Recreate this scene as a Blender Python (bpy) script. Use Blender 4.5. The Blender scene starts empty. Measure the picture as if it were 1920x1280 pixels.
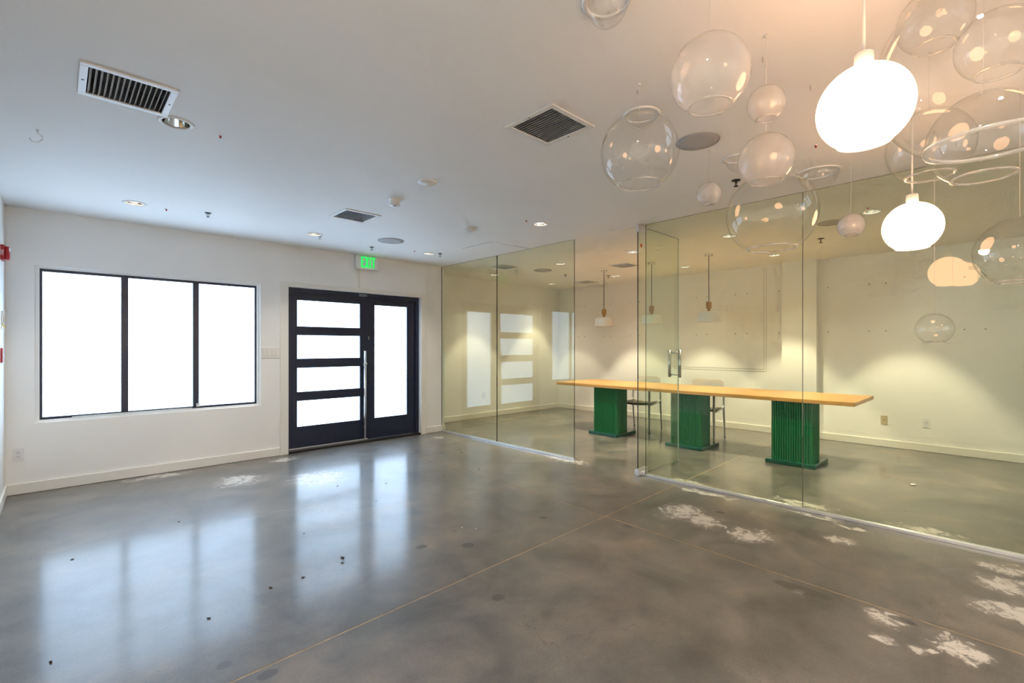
import bpy, bmesh, math, random
from mathutils import Vector, Matrix
random.seed(7)
PI = math.pi
S = bpy.context.scene
COL = S.collection

# ------------------------------------------------------------------ camera, world, exposure
H, ZC = 1.32, 2.569                      # eye height, ceiling height (metres)
cam = bpy.data.objects.new('camera', bpy.data.cameras.new('camera'))
COL.objects.link(cam)
cam.location = (0, 0, H)
cam.rotation_euler = (PI/2, 0, math.radians(46.2 - 90))
cam.data.sensor_width = 36
cam.data.lens = 36*889/1920
cam.data.shift_y = 10/1920
cam.data.clip_start = 0.05
S.camera = cam

w = bpy.data.worlds.new('daylight'); S.world = w; w.use_nodes = True
w.node_tree.nodes['Background'].inputs[0].default_value = (0.75, 0.85, 1.0, 1)
w.node_tree.nodes['Background'].inputs[1].default_value = 1.0

S.view_settings.view_transform = 'Standard'
S.view_settings.look = 'None'
S.view_settings.exposure = 0.70
S.view_settings.gamma = 1.0
S.view_settings.use_curve_mapping = False
cy = S.cycles
cy.use_denoising = True
cy.max_bounces = 6; cy.diffuse_bounces = 4; cy.glossy_bounces = 3
cy.transmission_bounces = 2; cy.transparent_max_bounces = 32
cy.use_adaptive_sampling = True; cy.adaptive_threshold = .12; cy.adaptive_min_samples = 12
cy.caustics_reflective = False; cy.caustics_refractive = False
cy.sample_clamp_indirect = 4.0

WIN = 3.3            # radiance of the frosted daylight panes
WINCOL = (0.56, 0.76, 1.0)
GLOBE = 8.6          # radiance of the lit opal globes
GLOBECOL = (1.0, 0.53, 0.27)
BEAM_IN, FILL_IN, BEAM_OUT, FILL_OUT = 115.0, 15.0, 9.0, 28.0
SPOTCOL_IN, SPOTCOL_OUT = (1.0, 0.86, 0.58), (1.0, 0.93, 0.80)

# ------------------------------------------------------------------ materials
def mat(name):
    m = bpy.data.materials.new(name); m.use_nodes = True
    nt = m.node_tree; nt.nodes.clear()
    out = nt.nodes.new('ShaderNodeOutputMaterial')
    return m, nt, out
def N(nt, t, **kw):
    n = nt.nodes.new(t)
    for k, v in kw.items(): setattr(n, k, v)
    return n
def L(nt, a, b): nt.links.new(a, b)
def princ(name, col, rough=.5, metal=0., spec=.5, noise=0., nscale=8., bump=0., bscale=60., emis=None, estr=0., stretch=None):
    m, nt, out = mat(name)
    p = N(nt, 'ShaderNodeBsdfPrincipled')
    p.inputs['Base Color'].default_value = (*col, 1)
    p.inputs['Roughness'].default_value = rough
    p.inputs['Metallic'].default_value = metal
    p.inputs['Specular IOR Level'].default_value = spec
    tc = N(nt, 'ShaderNodeTexCoord')
    src = tc.outputs['Object']
    if stretch:
        mp = N(nt, 'ShaderNodeMapping'); mp.inputs['Scale'].default_value = stretch
        L(nt, src, mp.inputs[0]); src = mp.outputs[0]
    if noise:
        n = N(nt, 'ShaderNodeTexNoise'); n.inputs['Scale'].default_value = nscale; n.inputs['Detail'].default_value = 4
        L(nt, src, n.inputs['Vector'])
        r = N(nt, 'ShaderNodeMapRange'); r.inputs[1].default_value = .3; r.inputs[2].default_value = .7
        r.inputs[3].default_value = 1-noise; r.inputs[4].default_value = 1+noise
        L(nt, n.outputs['Fac'], r.inputs[0])
        mx = N(nt, 'ShaderNodeVectorMath', operation='SCALE'); mx.inputs[0].default_value = col
        L(nt, r.outputs[0], mx.inputs['Scale']); L(nt, mx.outputs[0], p.inputs['Base Color'])
    if bump:
        n = N(nt, 'ShaderNodeTexNoise'); n.inputs['Scale'].default_value = bscale; n.inputs['Detail'].default_value = 5
        L(nt, src, n.inputs['Vector'])
        b = N(nt, 'ShaderNodeBump'); b.inputs['Strength'].default_value = bump; b.inputs['Distance'].default_value = .002
        L(nt, n.outputs['Fac'], b.inputs['Height']); L(nt, b.outputs[0], p.inputs['Normal'])
    if emis:
        p.inputs['Emission Color'].default_value = (*emis, 1); p.inputs['Emission Strength'].default_value = estr
    L(nt, p.outputs[0], out.inputs[0])
    return m
def schlick(nt, f0):
    lw = N(nt, 'ShaderNodeLayerWeight'); lw.inputs['Blend'].default_value = .5
    pw = N(nt, 'ShaderNodeMath', operation='POWER'); pw.inputs[1].default_value = 5
    L(nt, lw.outputs['Facing'], pw.inputs[0])
    ma = N(nt, 'ShaderNodeMath', operation='MULTIPLY_ADD'); ma.inputs[1].default_value = 1-f0; ma.inputs[2].default_value = f0
    L(nt, pw.outputs[0], ma.inputs[0])
    return ma.outputs[0]
def clear_glass(name, tint, f0=.04, milk=0., milkcol=(.9, .88, .86), rough=0.):
    m, nt, out = mat(name)
    t = N(nt, 'ShaderNodeBsdfTransparent'); t.inputs[0].default_value = (*tint, 1)
    body = t.outputs[0]
    if milk:
        d = N(nt, 'ShaderNodeBsdfDiffuse'); d.inputs[0].default_value = (*milkcol, 1)
        tr = N(nt, 'ShaderNodeBsdfTranslucent'); tr.inputs[0].default_value = (*milkcol, 1)
        mm = N(nt, 'ShaderNodeMixShader'); mm.inputs[0].default_value = .5
        L(nt, d.outputs[0], mm.inputs[1]); L(nt, tr.outputs[0], mm.inputs[2])
        m2 = N(nt, 'ShaderNodeMixShader'); m2.inputs[0].default_value = milk
        L(nt, body, m2.inputs[1]); L(nt, mm.outputs[0], m2.inputs[2]); body = m2.outputs[0]
    g = N(nt, 'ShaderNodeBsdfGlossy'); g.inputs['Roughness'].default_value = rough
    mx = N(nt, 'ShaderNodeMixShader')
    L(nt, schlick(nt, f0), mx.inputs[0]); L(nt, body, mx.inputs[1]); L(nt, g.outputs[0], mx.inputs[2])
    L(nt, mx.outputs[0], out.inputs[0])
    return m
def glow(name, col, strength, vary=0., gloss=0.):
    m, nt, out = mat(name)
    e = N(nt, 'ShaderNodeEmission'); e.inputs[0].default_value = (*col, 1); e.inputs[1].default_value = strength
    if vary:
        tc = N(nt, 'ShaderNodeTexCoord'); n = N(nt, 'ShaderNodeTexNoise'); n.inputs['Scale'].default_value = 1.2
        L(nt, tc.outputs['Object'], n.inputs['Vector'])
        r = N(nt, 'ShaderNodeMapRange'); r.inputs[3].default_value = strength*(1-vary); r.inputs[4].default_value = strength*(1+vary)
        L(nt, n.outputs['Fac'], r.inputs[0]); L(nt, r.outputs[0], e.inputs[1])
    sh = e.outputs[0]
    if gloss:
        g = N(nt, 'ShaderNodeBsdfGlossy'); g.inputs['Roughness'].default_value = .08
        mx = N(nt, 'ShaderNodeMixShader'); L(nt, schlick(nt, gloss), mx.inputs[0])
        L(nt, sh, mx.inputs[1]); L(nt, g.outputs[0], mx.inputs[2]); sh = mx.outputs[0]
    L(nt, sh, out.inputs[0])
    return m

M = {}
M['wall'] = princ('wall_paint', (.89, .885, .87), .55, spec=.3, noise=.012, nscale=3)
M['ceil'] = princ('ceiling_paint', (.93, .93, .925), .6, spec=.25, noise=.01, nscale=2)
M['trim'] = princ('trim_paint', (.82, .80, .75), .4)
M['white'] = princ('white_enamel', (.84, .84, .83), .35)
M['plastic'] = princ('white_plastic', (.80, .80, .82), .3)
M['beige'] = princ('beige_plastic', (.56, .47, .30), .4)
M['navy'] = princ('navy_paint', (.010, .015, .040), .35, spec=.5, noise=.15, nscale=20)
M['bronze'] = princ('dark_bronze', (.035, .028, .026), .4, metal=.6)
M['steel'] = princ('brushed_steel', (.62, .62, .62), .28, metal=1., noise=.06, nscale=60)
M['alu'] = princ('satin_aluminium', (.80, .81, .83), .3, metal=.7)
M['chrome'] = princ('polished_reflector', (.82, .80, .76), .1, metal=1.)
M['black'] = princ('black_metal', (.012, .012, .012), .4)
M['dark'] = princ('dark_void', (.02, .022, .025), .8)
M['damper'] = princ('duct_metal', (.16, .17, .18), .5, metal=.5)
M['grille'] = princ('speaker_grille', (.46, .46, .47), .7, bump=.3, bscale=600)
M['red'] = princ('red_plastic', (.42, .012, .016), .35)
M['yellow'] = princ('yellow_tag', (.75, .62, .10), .5)
M['orange'] = princ('orange_sticker', (.52, .10, .02), .5)
M['olive'] = princ('olive_seat', (.075, .062, .022), .45)
M['chairmetal'] = princ('grey_painted_metal', (.56, .58, .57), .35, metal=.25)
M['seatback'] = princ('white_shell', (.95, .95, .93), .4)
M['wood'] = princ('oak_top', (.50, .265, .072), .32, noise=.13, nscale=6, stretch=(14, 1.1, 14), bump=.05, bscale=12)
M['lampwood'] = princ('oak_socket', (.46, .25, .075), .45, noise=.15, nscale=12, stretch=(4, 4, .6))
M['green'] = princ('green_lacquer', (.003, .135, .044), .28, spec=.6, noise=.06, nscale=5)
M['greendark'] = princ('green_plinth', (.004, .075, .050), .25, spec=.6)
M['pencil'] = princ('pencil_mark', (.42, .39, .34), .8)
M['anchor'] = princ('wall_anchor', (.30, .27, .22), .7)
M['joint'] = princ('joint_sand', (.33, .245, .155), .85, noise=.3, nscale=14)
M['leaf'] = princ('dry_leaf', (.045, .03, .022), .8)
M['pink'] = princ('pink_scrap', (.72, .42, .42), .6)
M['paper'] = princ('white_paper', (.8, .8, .78), .7)
M['pane'] = glow('frosted_daylight_pane', WINCOL, WIN, vary=.06, gloss=.04)
M['lit'] = glow('lit_opal_glass', GLOBECOL, GLOBE)
M['lamp'] = glow('downlight_lens', (1., .92, .80), 2.2)
M['exit'] = glow('exit_green', (.015, .88, .12), .75)
M['glass'] = clear_glass('partition_glass', (.945, .975, .915), f0=.038)
M['glassedge'] = princ('glass_edge_green', (.008, .028, .020), .08, spec=.8)
M['glassedge_lit'] = princ('glass_edge_lit_tone', (.55, .66, .56), .1, spec=.8)  # light caught by the door's free edge, put into the colour
M['bubble'] = clear_glass('clear_blown_glass', (.99, .99, .985), f0=.06)
M['rim'] = clear_glass('glass_rim', (.97, .97, .96), f0=.12, milk=.30)
M['milk'] = clear_glass('milky_blown_glass', (.96, .95, .94), f0=.06, milk=.36)
M['opal'] = clear_glass('opal_blown_glass', (.93, .92, .91), f0=.06, milk=.80)
M['wire'] = princ('thin_wire', (.72, .70, .66), .4)

def floor_material():
    m, nt, out = mat('polished_concrete')
    p = N(nt, 'ShaderNodeBsdfPrincipled')
    tc = N(nt, 'ShaderNodeTexCoord'); co = tc.outputs['Object']
    def noise(scale, detail=5, rough=.6, vec=co, dist=0.):
        n = N(nt, 'ShaderNodeTexNoise'); n.inputs['Scale'].default_value = scale; n.inputs['Detail'].default_value = detail
        n.inputs['Roughness'].default_value = rough; n.inputs['Distortion'].default_value = dist
        L(nt, vec, n.inputs['Vector']); return n.outputs['Fac']
    def ramp(fac, stops):
        r = N(nt, 'ShaderNodeValToRGB'); e = r.color_ramp.elements
        e[0].position, e[0].color = stops[0][0], (*stops[0][1], 1)
        e[1].position, e[1].color = stops[-1][0], (*stops[-1][1], 1)
        for pos, c in stops[1:-1]:
            k = e.new(pos); k.color = (*c, 1)
        L(nt, fac, r.inputs[0]); return r.outputs[0]
    def mixc(fac, a, b, mode='MIX'):
        x = N(nt, 'ShaderNodeMix', data_type='RGBA', blend_type=mode)
        if isinstance(fac, float): x.inputs[0].default_value = fac
        else: L(nt, fac, x.inputs[0])
        for s, v in ((6, a), (7, b)):
            if isinstance(v, tuple): x.inputs[s].default_value = (*v, 1)
            else: L(nt, v, x.inputs[s])
        return x.outputs[2]
    def math_(op, a, b=None, c=None, clamp=False):
        x = N(nt, 'ShaderNodeMath', operation=op, use_clamp=clamp)
        for i, v in enumerate((a, b, c)):
            if v is None: continue
            if isinstance(v, (int, float)): x.inputs[i].default_value = v
            else: L(nt, v, x.inputs[i])
        return x.outputs[0]
    wob = N(nt, 'ShaderNodeTexNoise'); wob.inputs['Scale'].default_value = 7; wob.inputs['Detail'].default_value = 4
    L(nt, co, wob.inputs['Vector'])
    wsub = N(nt, 'ShaderNodeVectorMath', operation='SUBTRACT'); L(nt, wob.outputs['Color'], wsub.inputs[0]); wsub.inputs[1].default_value = (.5, .5, .5)
    def warped(amount):
        a = N(nt, 'ShaderNodeVectorMath', operation='SCALE'); L(nt, wsub.outputs[0], a.inputs[0]); a.inputs['Scale'].default_value = amount
        b = N(nt, 'ShaderNodeVectorMath', operation='ADD'); L(nt, co, b.inputs[0]); L(nt, a.outputs[0], b.inputs[1]); return b.outputs[0]
    big = noise(.85, 4, .55, dist=.6)
    mid = noise(3.6, 6, .62)
    fine = noise(90, 3, .75)
    c = ramp(big, [(.30, (.083, .080, .078)), (.5, (.122, .116, .110)), (.72, (.166, .150, .133))])
    c = mixc(1., c, ramp(mid, [(.25, (.30, .30, .31)), (.5, (.5, .5, .5)), (.75, (.70, .68, .65))]), 'OVERLAY')
    c = mixc(.9, c, ramp(noise(1.7, 5, .6, dist=1.2), [(.32, (.33, .34, .36)), (.5, (.5, .5, .5)), (.70, (.66, .61, .55))]), 'OVERLAY')
    c = mixc(.7, c, ramp(fine, [(.25, (.36, .36, .36)), (.75, (.64, .64, .64))]), 'OVERLAY')
    def blobs(lst, amount):
        v = warped(amount); acc = None
        for (x, y, rx, ry) in lst:
            s = N(nt, 'ShaderNodeVectorMath', operation='SUBTRACT'); L(nt, v, s.inputs[0]); s.inputs[1].default_value = (x, y, 0)
            mu = N(nt, 'ShaderNodeVectorMath', operation='MULTIPLY'); L(nt, s.outputs[0], mu.inputs[0]); mu.inputs[1].default_value = (1/rx, 1/ry, 0)
            ln = N(nt, 'ShaderNodeVectorMath', operation='LENGTH'); L(nt, mu.outputs[0], ln.inputs[0])
            d = math_('SUBTRACT', 1., ln.outputs['Value'])
            acc = d if acc is None else math_('MAXIMUM', acc, d)
        return acc
    chalk = [(2.908,.424,.11,.09),(2.837,.157,.15,.12),(4.25,1.03,.05,.22),(4.19,.78,.045,.16),(3.862,.788,.10,.10),(3.60,1.80,.24,.20),
             (3.54,1.58,.18,.16),(3.5,1.25,.18,.20),(4.28,3.55,.13,.38),(4.0,5.72,.12,.10),(4.05,.03,.12,.14),(3.8,.0,.17,.15),
             (3.43,-.03,.14,.19),(1.92,5.86,.20,.12),(1.9,4.8,.34,.34),(.75,5.98,.34,.10),(2.878,.775,.06,.05),(2.70,.388,.05,.05),
             (2.69,.267,.07,.05),(4.52,1.20,.12,.28),(4.5,.40,.10,.24),(1.3,5.25,.25,.25),(4.22,1.9,.06,.35),(4.46,2.1,.08,.3)]
    ch = blobs(chalk, .22)
    chn = noise(16, 6, .75, dist=.8)
    chm = math_('MULTIPLY_ADD', math_('SUBTRACT', chn, .50), 10., math_('MULTIPLY', math_('MINIMUM', ch, .6), 3.2))
    inside = math_('GREATER_THAN', ch, 0.)
    chm = math_('MULTIPLY', math_('SUBTRACT', chm, .95, clamp=True), inside, clamp=True)
    soft = math_('MULTIPLY', math_('MULTIPLY_ADD', ch, 1.3, .12, clamp=True), .30)
    c = mixc(soft, c, (.40, .37, .33))
    c = mixc(math_('MULTIPLY', chm, .8), c, (.60, .57, .53))
    dark = [(1.677,1.851,.036,.034),(1.971,2.481,.046,.045),(1.734,2.673,.04,.036),(.613,2.064,.045,.03),(3.022,1.93,.03,.04),(2.92,.77,.05,.15),
            (2.711,2.481,.03,.036),(.499,2.245,.03,.028),(2.945,.352,.03,.06),(3.82,1.58,.034,.04)]
    dk = blobs(dark, .03)
    c = mixc(math_('MULTIPLY', math_('MULTIPLY', dk, 8., clamp=True), .72), c, (.045, .043, .042))
    # hairline cracks
    vo = N(nt, 'ShaderNodeTexVoronoi', feature='DISTANCE_TO_EDGE'); vo.inputs['Scale'].default_value = .62
    L(nt, warped(.5), vo.inputs['Vector'])
    crk = math_('LESS_THAN', vo.outputs['Distance'], .0017)
    crk = math_('MULTIPLY', crk, math_('GREATER_THAN', noise(1.1, 2), .54))
    c = mixc(math_('MULTIPLY', crk, .55), c, (.06, .05, .045))
    L(nt, c, p.inputs['Base Color'])
    r = N(nt, 'ShaderNodeMapRange'); r.inputs[1].default_value = .3; r.inputs[2].default_value = .7
    r.inputs[3].default_value = .36; r.inputs[4].default_value = .50
    L(nt, mid, r.inputs[0])
    L(nt, math_('MULTIPLY_ADD', chm, .35, r.outputs[0]), p.inputs['Roughness'])
    p.inputs['Specular IOR Level'].default_value = .5
    p.inputs['Coat Weight'].default_value = .6; p.inputs['Coat Roughness'].default_value = .15
    b = N(nt, 'ShaderNodeBump'); b.inputs['Strength'].default_value = .10; b.inputs['Distance'].default_value = .004
    L(nt, noise(14, 3, .6), b.inputs['Height']); L(nt, b.outputs[0], p.inputs['Normal'])
    L(nt, p.outputs[0], out.inputs[0])
    return m
M['floor'] = floor_material()

# ------------------------------------------------------------------ mesh helpers
def bx(bm, x0, x1, y0, y1, z0, z1, rot=None, bevel=0., mi=0):
    vs = [bm.verts.new((x, y, z)) for x in (x0, x1) for y in (y0, y1) for z in (z0, z1)]
    if rot: bmesh.ops.transform(bm, matrix=rot, verts=vs)
    fs = [bm.faces.new([vs[i] for i in q]) for q in ((0,1,3,2),(4,6,7,5),(0,4,5,1),(2,3,7,6),(0,2,6,4),(1,5,7,3))]
    for f_ in fs: f_.material_index = mi
    if bevel:
        es = list({e for f_ in fs for e in f_.edges})
        bmesh.ops.bevel(bm, geom=es, offset=bevel, segments=2, profile=.5, affect='EDGES')
    return vs
def lathe(bm, prof, seg=32, at=(0, 0, 0), axis='Z', close=False):
    rings = []
    for r, z in prof:
        if r < 1e-6: ring = [bm.verts.new((0, 0, z))]
        else: ring = [bm.verts.new((r*math.cos(2*PI*i/seg), r*math.sin(2*PI*i/seg), z)) for i in range(seg)]
        rings.append(ring)
    pairs = list(zip(rings, rings[1:])) + ([(rings[-1], rings[0])] if close else [])
    for a, b in pairs:
        for i in range(seg):
            j = (i+1) % seg
            if len(a) == 1 and len(b) == 1: continue
            if len(a) == 1: f_ = bm.faces.new((a[0], b[i], b[j]))
            elif len(b) == 1: f_ = bm.faces.new((a[i], b[0], a[j]))
            else: f_ = bm.faces.new((a[i], b[i], b[j], a[j]))
            f_.smooth = True
    vs = [v for r in rings for v in r]
    if axis == 'X': bmesh.ops.rotate(bm, verts=vs, cent=(0, 0, 0), matrix=Matrix.Rotation(PI/2, 3, 'Y'))
    if axis == 'Y': bmesh.ops.rotate(bm, verts=vs, cent=(0, 0, 0), matrix=Matrix.Rotation(-PI/2, 3, 'X'))
    bmesh.ops.translate(bm, verts=vs, vec=at)
    return vs
def cyl(bm, r, z0, z1, at=(0, 0, 0), axis='Z', seg=20, cham=0.):
    c = cham
    pr = [(0, z0), (r-c, z0)] + ([(r, z0+c), (r, z1-c)] if c else [(r, z1)]) + ([(r-c, z1)] if c else []) + [(0, z1)]
    vs = lathe(bm, pr, seg, at, axis)
    return vs
def tube(bm, pts, rad, seg=8):
    pts = [Vector(p) for p in pts]
    rads = rad if isinstance(rad, (list, tuple)) else [rad]*len(pts)
    rings = []
    for i, p in enumerate(pts):
        a = pts[max(0, i-1)]; b = pts[min(len(pts)-1, i+1)]
        d = (b-a).normalized()
        up = Vector((0, 0, 1)) if abs(d.z) < .9 else Vector((1, 0, 0))
        x = d.cross(up).normalized(); y = x.cross(d).normalized()
        rings.append([bm.verts.new(p + rads[i]*(x*math.cos(2*PI*k/seg) + y*math.sin(2*PI*k/seg))) for k in range(seg)])
    for a, b in zip(rings, rings[1:]):
        for i in range(seg):
            f_ = bm.faces.new((a[i], a[(i+1) % seg], b[(i+1) % seg], b[i])); f_.smooth = True
    bm.faces.new(rings[0][::-1]); bm.faces.new(rings[-1])
def B(): return bmesh.new()
def obj(name, bm, material, parent=None, loc=None, smooth_angle=None):
    bmesh.ops.recalc_face_normals(bm, faces=bm.faces)
    me = bpy.data.meshes.new(name); bm.to_mesh(me); bm.free()
    for mm in (material if isinstance(material, (list, tuple)) else [material]): me.materials.append(M[mm])
    o = bpy.data.objects.new(name, me); COL.objects.link(o)
    if parent: o.parent = parent
    if loc: o.location = loc
    return o
def sharp(o, ang=40):
    me = o.data
    bm = bmesh.new(); bm.from_mesh(me)
    for e in bm.edges:
        if len(e.link_faces) == 2 and e.calc_face_angle(0) > math.radians(ang): e.smooth = False
    bm.to_mesh(me); bm.free(); return o
def tag(o, label, cat, group=None):
    o['label'] = label; o['category'] = cat
    if group: o['group'] = group
    return o
def thing(name, label, cat, loc=(0, 0, 0), rz=0., group=None):
    o = bpy.data.objects.new(name, None); COL.objects.link(o)
    o.empty_display_size = .05; o.location = loc; o.rotation_euler = (0, 0, rz)
    return tag(o, label, cat, group)
def struct(name, bm, m, parent=None, loc=None):
    o = obj(name, bm, m, parent, loc)
    if not parent: o['kind'] = 'structure'
    return o
def dup(root, loc, rz=0., label=None):
    r = root.copy(); COL.objects.link(r); r.location = loc; r.rotation_euler = (0, 0, rz)
    if label: r['label'] = label
    for ch in list(root.children):
        c = ch.copy(); COL.objects.link(c); c.parent = r
        for g in list(ch.children):
            d = g.copy(); COL.objects.link(d); d.parent = c
    return r

GX = 4.345                                # plane of the glass partition
YF, YI, XB, XL, YR = 6.12, 6.77, 7.90, -.335, -3.5

# ------------------------------------------------------------------ floor: slabs with sand-filled saw cuts
b = B(); bx(b, XL-.25, XB+.25, YR-.25, YI+.25, -.20, -.0012)
floor = struct('floor', b, 'joint')
def lineA(x): return 2.113 + .0204*(x-.488)
def lineB(y): return 2.992 + .0405*(y+.05)
x0, x1, y0, y1 = XL-.2, XB+.2, YR-.2, YI+.2
yA0, yA1 = lineA(x0), lineA(x1)
xc = 3.08; yc = lineA(xc); xc = lineB(yc)
g = .005
for quad in (((x0, y0), (lineB(y0)-g, y0), (xc-g, yc-g), (x0, yA0-g)),
             ((lineB(y0)+g, y0), (x1, y0), (x1, yA1-g), (xc+g, yc-g)),
             ((x0, yA0+g), (xc-g, yc+g), (lineB(y1)-g, y1), (x0, y1)),
             ((xc+g, yc+g), (x1, yA1+g), (x1, y1), (lineB(y1)+g, y1))):
    b = B()
    lo = [b.verts.new((x, y, -.05)) for x, y in quad]; hi = [b.verts.new((x, y, 0)) for x, y in quad]
    b.faces.new(lo[::-1]); b.faces.new(hi)
    for i in range(4): b.faces.new((lo[i], lo[(i+1) % 4], hi[(i+1) % 4], hi[i]))
    obj('floor_slab', b, 'floor', floor)

# ------------------------------------------------------------------ ceiling sheet with real cut-outs
DOWN_OUT = [(.485, 5.25), (2.057, 5.318), (3.588, 5.35), (3.549, 3.285), (.478, 3.205)]
DOWN_IN = [(5.47, 6.135), (5.46, 4.64), (5.47, 3.395), (5.46, 2.161), (5.44, .865),
           (7.08, 6.24), (7.09, 4.765), (7.08, 3.47), (7.05, 2.187), (7.06, .88)]
DOWN_ADDED = [(.06, .2), (.5, -3.1), (2.05, -3.1), (3.6, -3.1)]  # invented downlights out of view, added to brighten the room
VENTS = [(.250, 2.970), (2.012, 1.790), (2.05, 4.302)]
VENTS_IN = [(5.03, 5.42), (6.28, 4.05), (7.35, 5.60)]
VH = .155                                 # half of a vent's cut-out
b = B()
loops = [[(XL-.2, YR-.2), (XB+.2, YR-.2), (XB+.2, YI+.2), (XL-.2, YI+.2)]]
loops += [[(x+.068*math.cos(2*PI*i/24), y+.068*math.sin(2*PI*i/24)) for i in range(24)] for x, y in DOWN_OUT+DOWN_ADDED+DOWN_IN]
loops += [[(x-VH, y-VH), (x+VH, y-VH), (x+VH, y+VH), (x-VH, y+VH)] for x, y in VENTS+VENTS_IN]
es = []
for lp in loops:
    vs = [b.verts.new((x, y, ZC)) for x, y in lp]
    es += [b.edges.new((vs[i], vs[(i+1) % len(vs)])) for i in range(len(vs))]
bmesh.ops.triangle_fill(b, use_beauty=True, use_dissolve=False, edges=es)
bx(b, XL-.25, XB+.25, YR-.25, YI+.25, ZC+.30, ZC+.40)
ceiling = struct('ceiling', b, 'ceil')

# ------------------------------------------------------------------ walls
def wall_boxes(name, boxes, m='wall'):
    b = B()
    for q in boxes: bx(b, *q)
    return struct(name, b, m)
WX0, WX1, WZ0, WZ1 = -.150, 1.735, .625, 2.063       # window opening
DX0, DX1, DZ1 = 2.052, 3.962, 2.062                  # door opening
WT = .26
top = ZC+.31
wall_front = wall_boxes('wall_front', [(XL-.2, WX0, YF, YF+WT, 0, top), (WX0, WX1, YF, YF+WT, 0, WZ0), (WX0, WX1, YF, YF+WT, WZ1, top),
    (WX1, DX0, YF, YF+WT, 0, top), (DX0, DX1, YF, YF+WT, DZ1, top), (DX1, 4.395, YF, YF+WT, 0, top), (4.30, 4.395, YF+WT, YI, 0, top)])
wall_recess = wall_boxes('wall_recess', [(4.30, XB+.2, YI, YI+.2, 0, top)])
wall_back = wall_boxes('wall_back', [(XB, XB+.2, YR-.2, YI, 0, top), (7.775, XB, 1.866, 2.312, 0, ZC)])
wall_left = wall_boxes('wall_left', [(XL-.2, XL, 3.64, YF, 0, top), (XL-.2, XL, 2.36, 3.64, 2.1, top), (XL-.2, XL, YR-.2, 2.36, 0, top),
    (XL-1.5, XL-.2, 3.64, 3.74, 0, 2.2), (XL-1.5, XL-.2, 2.26, 2.36, 0, 2.2), (XL-1.6, XL-1.5, 2.26, 3.74, 0, 2.2), (XL-1.5, XL-.2, 2.26, 3.74, 2.1, 2.2), (XL-1.5, XL-.2, 2.26, 3.74, -.1, -.002)])
wall_rear = wall_boxes('wall_rear', [(XL-.2, XB, YR-.2, YR, 0, top)])
BH, BT = .095, .014
def baseboard(name, boxes):
    b = B()
    for (a0, a1, c0, c1) in boxes: bx(b, a0, a1, c0, c1, .002, BH, bevel=.002)
    return struct(name, b, 'trim')
baseboard('baseboard_front', [(XL+BT, 1.955, YF-BT, YF), (4.058, 4.40, YF-BT, YF), (4.395, 4.409, YF-BT, YI-BT)])
baseboard('baseboard_recess', [(4.41, XB-BT, YI-BT, YI)])
baseboard('baseboard_back', [(XB-BT, XB, YR, 1.866), (XB-BT, XB, 2.312, YI-BT), (7.775-BT, 7.775, 1.866-BT, 2.312+BT), (7.775, XB, 1.866-BT, 1.866), (7.775, XB, 2.312, 2.312+BT)])
baseboard('baseboard_left', [(XL, XL+BT, 3.64, YF), (XL, XL+BT, YR, 2.36)])
# door casing
b = B()
bx(b, 1.957, DX0, YF-.013, YF, 0, 2.118, bevel=.002); bx(b, DX1, 4.056, YF-.013, YF, 0, 2.118, bevel=.002)
bx(b, DX0, DX1, YF-.013, YF, DZ1, 2.118, bevel=.002)
struct('trim_1', b, 'trim')
# anchors, old seams on the back wall
b0 = None
for (y, z) in [(y, z) for y in (6.23, 6.06, 5.596, 5.418, 4.971, 4.775, 3.673, 3.497, 3.027, 2.847, 2.385, 1.751, 1.28, 1.102, .35, .17) for z in (2.163, 1.53)]:
    if b0 is None:
        b = B(); cyl(b, .0085, -.004, .001, axis='X', seg=8); b0 = obj('wall_plug', b, 'anchor', wall_back)
        a = b0
    else:
        a = b0.copy(); COL.objects.link(a); a.parent = wall_back
    a.location = (XB-.001, y, z)
def seam(y0, y1, z0, z1, t=.0035):
    b = B(); bx(b, XB-.0015, XB+.001, y0-(t if y0 == y1 else 0), y1+(t if y0 == y1 else 0), z0-(t if z0 == z1 else 0), z1+(t if z0 == z1 else 0))
    obj('pencil_line', b, 'pencil', wall_back)
for d in (0, .035):
    seam(2.565+d, 4.07-d, .935+d, .935+d); seam(2.565+d, 2.565+d, .935+d, 2.55, .002); seam(4.07-d, 4.07-d, .935+d, 2.55, .002)

# ------------------------------------------------------------------ window
win = bpy.data.objects.new('window_1', None); COL.objects.link(win); win['kind'] = 'structure'
win.location = (.8, YF, WZ0)
def part(name, bm, m, parent):
    o = obj(name, bm, m, parent)
    o.matrix_parent_inverse = Matrix.Translation(parent.location).inverted() if parent.parent is None else Matrix()
    return o
FY0, FY1 = YF+.05, YF+.10
b = B()
bx(b, WX0, -.118, YF+.03, FY0+.01, WZ0, WZ1); bx(b, 1.708, WX1, YF+.03, FY0+.01, WZ0, WZ1)
bx(b, -.118, 1.708, YF+.03, FY0+.01, 2.043, WZ1); bx(b, -.118, 1.708, YF+.03, FY0+.01, WZ0, .646)
part('window_bead', b, 'white', win)
b = B()
bx(b, -.120, -.100, FY0, FY1, .646, 2.043); bx(b, 1.690, 1.708, FY0, FY1, .646, 2.043)
bx(b, -.100, 1.690, FY0, FY1, 2.018, 2.043); bx(b, -.100, 1.690, FY0, FY1, .646, .668)
part('window_frame', b, 'navy', win)
for (a0, a1) in ((.464, .520), (1.073, 1.128)):
    b = B(); bx(b, a0, a1, FY0-.006, FY1, .668, 2.018, bevel=.003); part('mullion', b, 'navy', win)
for (a0, a1) in ((-.100, .464), (.520, 1.073), (1.128, 1.690)):
    b = B(); bx(b, a0, a1, FY0+.028, FY0+.034, .668, 2.018); part('pane', b, 'pane', win)
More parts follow.
